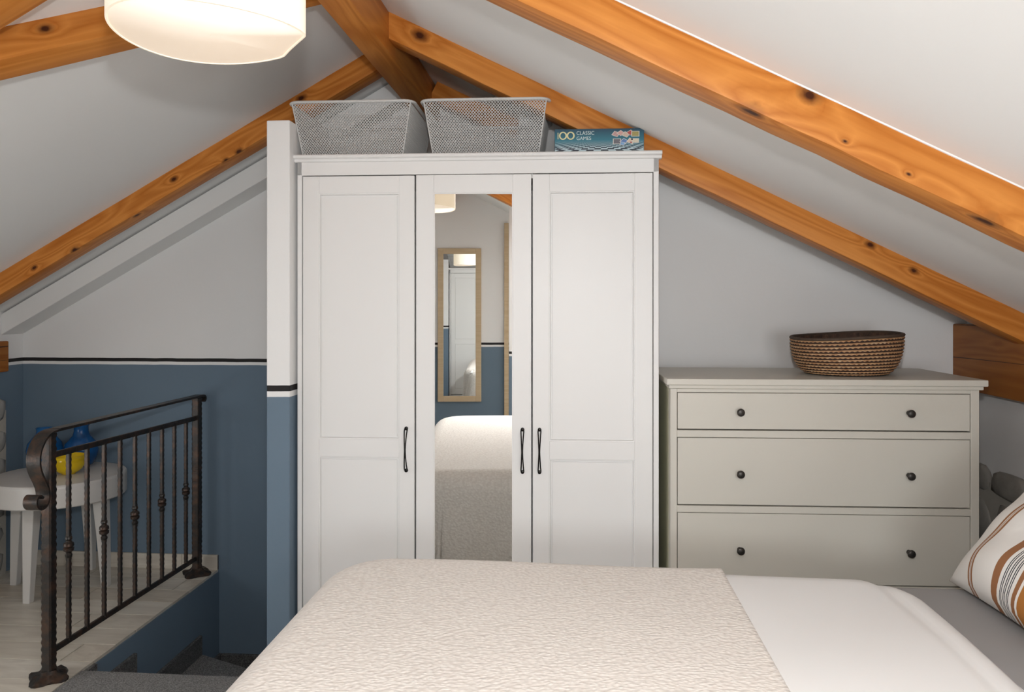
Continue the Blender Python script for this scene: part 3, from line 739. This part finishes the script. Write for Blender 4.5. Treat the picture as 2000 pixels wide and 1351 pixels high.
def drape(x0, x1, y0, y1, ztop, r, Lm, xr_free, nu, nv, wave=.0, und=.004, seed=0, floor_z=None, corner=.06):
    """cloth over a box: core rectangle x0..x1, y0..y1, falling off the foot (x0) and both long sides; x1 end lies flat"""
    def fn(u, v):
        px = (x0 - Lm) + u*(xr_free - (x0 - Lm)); py = (y0 - Lm) + v*(y1 - y0 + 2*Lm)
        qx = max(px, x0 + corner); qy = min(max(py, y0 + corner), y1 - corner)
        dx, dy = px - qx, py - qy; d = math.hypot(dx, dy)
        zt = ztop + und*(math.sin(5.1*px + seed)*math.cos(3.7*py + 1.3*seed) + .6*math.sin(9*px*.8 + 4*py + seed))
        if d < 1e-6: return (px, py, zt)
        nx, ny = dx/d, dy/d
        d = min(d, Lm + corner)
        if d <= corner: return (qx + nx*d, qy + ny*d, zt)
        e = d - corner; arc = r*math.pi/2
        if e < arc: h, z = r*math.sin(e/r), -r*(1-math.cos(e/r))
        else: h, z = r, -r - (e - arc)
        drop = max(0, -z - .05)
        rip = wave*min(1, drop/.25)*(math.sin(26*(py*abs(nx) + px*abs(ny)) + seed) + .5*math.sin(47*(py*abs(nx)+px*abs(ny))))
        h += rip + .05*min(drop, .4)
        return (qx + nx*(corner + h), qy + ny*(corner + h), max(zt + z, .02))
    return MB().grid(fn, nu, nv)
def cloth(m, name, mat, label, cat, th):
    o = m.build(name, mat, None, smooth=2, flipfix=False)
    md = o.modifiers.new('thickness', 'SOLIDIFY'); md.thickness = th; md.offset = 1
    return tag(o, label, cat)
def duvet_fn(u, v):
    # soft white duvet: full top, thin right edge with a stitched crease, rounded corners
    x = -.62 + u*1.50; y = .44 + v*1.755
    rc = .16; ex_ = .872 + .010*math.sin(4*y) ; ey_ = 2.190
    cx_, cy_ = max(0, x - (ex_ - rc)), max(0, y - (ey_ - rc))
    d = rc - math.hypot(cx_, cy_) if (cx_ > 0 and cy_ > 0) else min(ex_ - x, ey_ - y)
    d = min(d, y - .44, x + .62)
    k = lambda d, r: 0 if d <= 0 else (1 if d > r else math.sqrt(max(0, 1 - (1 - d/r)**2)))
    if d < 0:      # pull points outside the rounded corner back to it
        q = rc / math.hypot(cx_, cy_); x = ex_ - rc + cx_*q; y = ey_ - rc + cy_*q; d = 0
    t = k(d, .09)
    e2 = ex_ - x
    z = .597 + .040*t + .003*math.sin(7*x + 3*y)*t + .0018*math.sin(11*y - 6*x)*t - .008*math.exp(-((e2 - .085 - .012*math.sin(3*y))/.018)**2)*t
    return (x, y, z)
dv = MB(); dv.grid(duvet_fn, 120, 120)
n0 = len(dv.v); dv.grid(lambda u, v: (-.61 + u*1.40, .45 + v*1.68, .6005), 2, 2)
o = dv.build('duvet', M_duvet, None, smooth=2)
tag(o, 'white duvet turned flat across the bed beside the pillow', 'duvet')
m = drape(-.605, .5, .50, 2.140, .641, .085, .62, .392, 150, 190, wave=.006, und=.0025, seed=.7, corner=.10)
cloth(m, 'bedspread', M_spread, 'cream textured bedspread draped over the foot of the bed', 'bedspread', .007)

# ------------------------------------------------------------------ striped pillow
def pillow():
    PWd, PH, T = .70, .54, .17
    n = N('striped_pillowcase'); sp = n.n('ShaderNodeSeparateXYZ', i_0=n.coord('UV'))
    u = n.math('ADD', sp.outputs[0], 0.0)
    white, br, bk, org = (.78, .75, .71), (.30, .135, .062), (.03, .035, .045), (.42, .17, .04)
    pts = [(0, white)]
    def st_(a, b, c): pts.extend([(a, c), (b, white)])
    st_(.168, .180, br); st_(.1845, .188, br); st_(.193, .206, br)
    n1 = n.ramp(u, pts, 'CONSTANT')
    pts = [(0, white)]; st_(.335, .370, br)
    for k in range(6): st_(.385 + k*.0095, .3885 + k*.0095, bk)
    st_(.452, .472, br); st_(.484, .55, org); st_(.558, .577, br)
    n2 = n.ramp(u, pts, 'CONSTANT')
    pts = [(0, white)]
    for k in range(5): st_(.60 + k*.0105, .6045 + k*.0105, bk)
    st_(.67, .705, br); st_(.86, .872, br); st_(.885, .897, br)
    n3 = n.ramp(u, pts, 'CONSTANT')
    c = n.mix(n.math('GREATER_THAN', u, .26), n1, n2); c = n.mix(n.math('GREATER_THAN', u, .58), c, n3)
    n.bump(n.noise(n.coord('Object'), 9, 3).outputs[0], .25, .02)
    mat = n.set(c, .85, 0, .2)
    NU, NV = 56, 44; m = MB()
    def P(u, v, sgn):
        a, b = 2*u-1, 2*v-1
        t = (max(0, 1-a**4)*max(0, 1-b**4))**.55
        pin = .05
        x = a*(PWd/2)*(1 - pin*(1-b*b)*abs(a)**3) ; y = b*(PH/2)*(1 - pin*(1-a*a)*abs(b)**3)
        wr_ = .007*math.sin(5*a+3*b)*t + .004*math.sin(11*b-5*a)*t
        return (x, y, sgn*T/2*t + wr_)
    for s_ in (1, -1): m.grid(lambda u, v: P(u, v, s_), NU, NV)
    me = m.mesh('pillow', mat, smooth=2, flipfix=False)
    ul = me.uv_layers.new(name='UVMap'); half = (NU+1)*(NV+1)
    for lp in me.loops:
        k = lp.vertex_index % half; j, i = divmod(k, NU+1)
        ul.data[lp.index].uv = (i/NU + .012*math.sin(j/NV*9) , j/NV)
    b = bmesh.new(); b.from_mesh(me); bmesh.ops.remove_doubles(b, verts=b.verts, dist=1e-5); bmesh.ops.recalc_face_normals(b, faces=b.faces); b.to_mesh(me); b.free()
    o = link('pillow', me)
    # local x -> world -Y (far corner first), local y -> up the lean, local z -> towards the bed
    ang = R(47)
    ex = Vector((.02, -1, 0)).normalized(); ey = Vector((math.cos(ang), 0, math.sin(ang))); ez = ex.cross(ey)
    c = Vector((1.005, 2.21, .612)) + ex*PWd/2 + ey*PH/2
    o.matrix_world = Matrix(((ex.x, ey.x, ez.x, c.x), (ex.y, ey.y, ez.y, c.y), (ex.z, ey.z, ez.z, c.z), (0,0,0,1)))
    tag(o, 'white pillow with brown and black stripes leaning at the bed head', 'pillow')
pillow()

# ------------------------------------------------------------------ hanging lamp
lp = thing('pendant_lamp', 'lit white drum pendant lamp hanging from the ridge beam', 'lamp', (-.69, 1.417, 1.872))
NA = 72; RAD = .178
def rim(r_, z, wob=1):
    out = []
    for i in range(NA):
        a = 2*math.pi*i/NA; k = 1 + wob*(.010*math.sin(3*a+1))
        if wob and R(8) < a < R(62): k *= 1 - wob*(1 - math.cos(R(27))/math.cos(a - R(35)))   # dented paper edge
        out.append((r_*k*math.cos(a), r_*k*math.sin(a), z + .005*wob*math.sin(2*a)))
    return out
MB().rings([rim(RAD, 0), rim(RAD, .15), rim(RAD, .28, .3), rim(RAD-.004, .28, .3), rim(RAD-.004, .15), rim(RAD-.004, 0), rim(RAD, 0)], cap=False).build('shade', M_shade, lp, smooth=1)
MB().rings([rim(RAD-.0045, .006), rim(RAD-.0045, .001), rim(.001, -.001, 0)], cap=False).build('diffuser', M_diff, lp, smooth=2)
MB().tube([(-.045, 0, .26), (-.045, 0, .40)], .003, 8).build('cord', M_cable, lp)
MB().lathe([(0, .0), (.045, 0), (.045, .018), (.03, .028), (0, .028)], 24, (-.045, 0, .382), cap=False).build('ceiling_cap', M_cable, lp, smooth=1)

# ------------------------------------------------------------------ mirror on the wall behind the camera (seen in the wardrobe mirror)
wm = thing('wall_mirror', 'tall pale wood framed mirror seen reflected in the wardrobe door', 'mirror', (-.640, YB+.002, .503))
MW, MH, fw = .389, 1.370, .050
for a, b in (((-MW/2, 0), (-MW/2+fw, MH)), ((MW/2-fw, 0), (MW/2, MH)), ((-MW/2+fw, 0), (MW/2-fw, fw)), ((-MW/2+fw, MH-fw), (MW/2-fw, MH))):
    MB().box((a[0], 0, a[1]), (b[0], .022, b[1])).build('frame_piece', M_frame, wm, bevel=.002, seg=1)
MB().box((-MW/2+fw, .004, fw), (MW/2-fw, .010, MH-fw)).build('mirror_glass', M_mirror, wm)
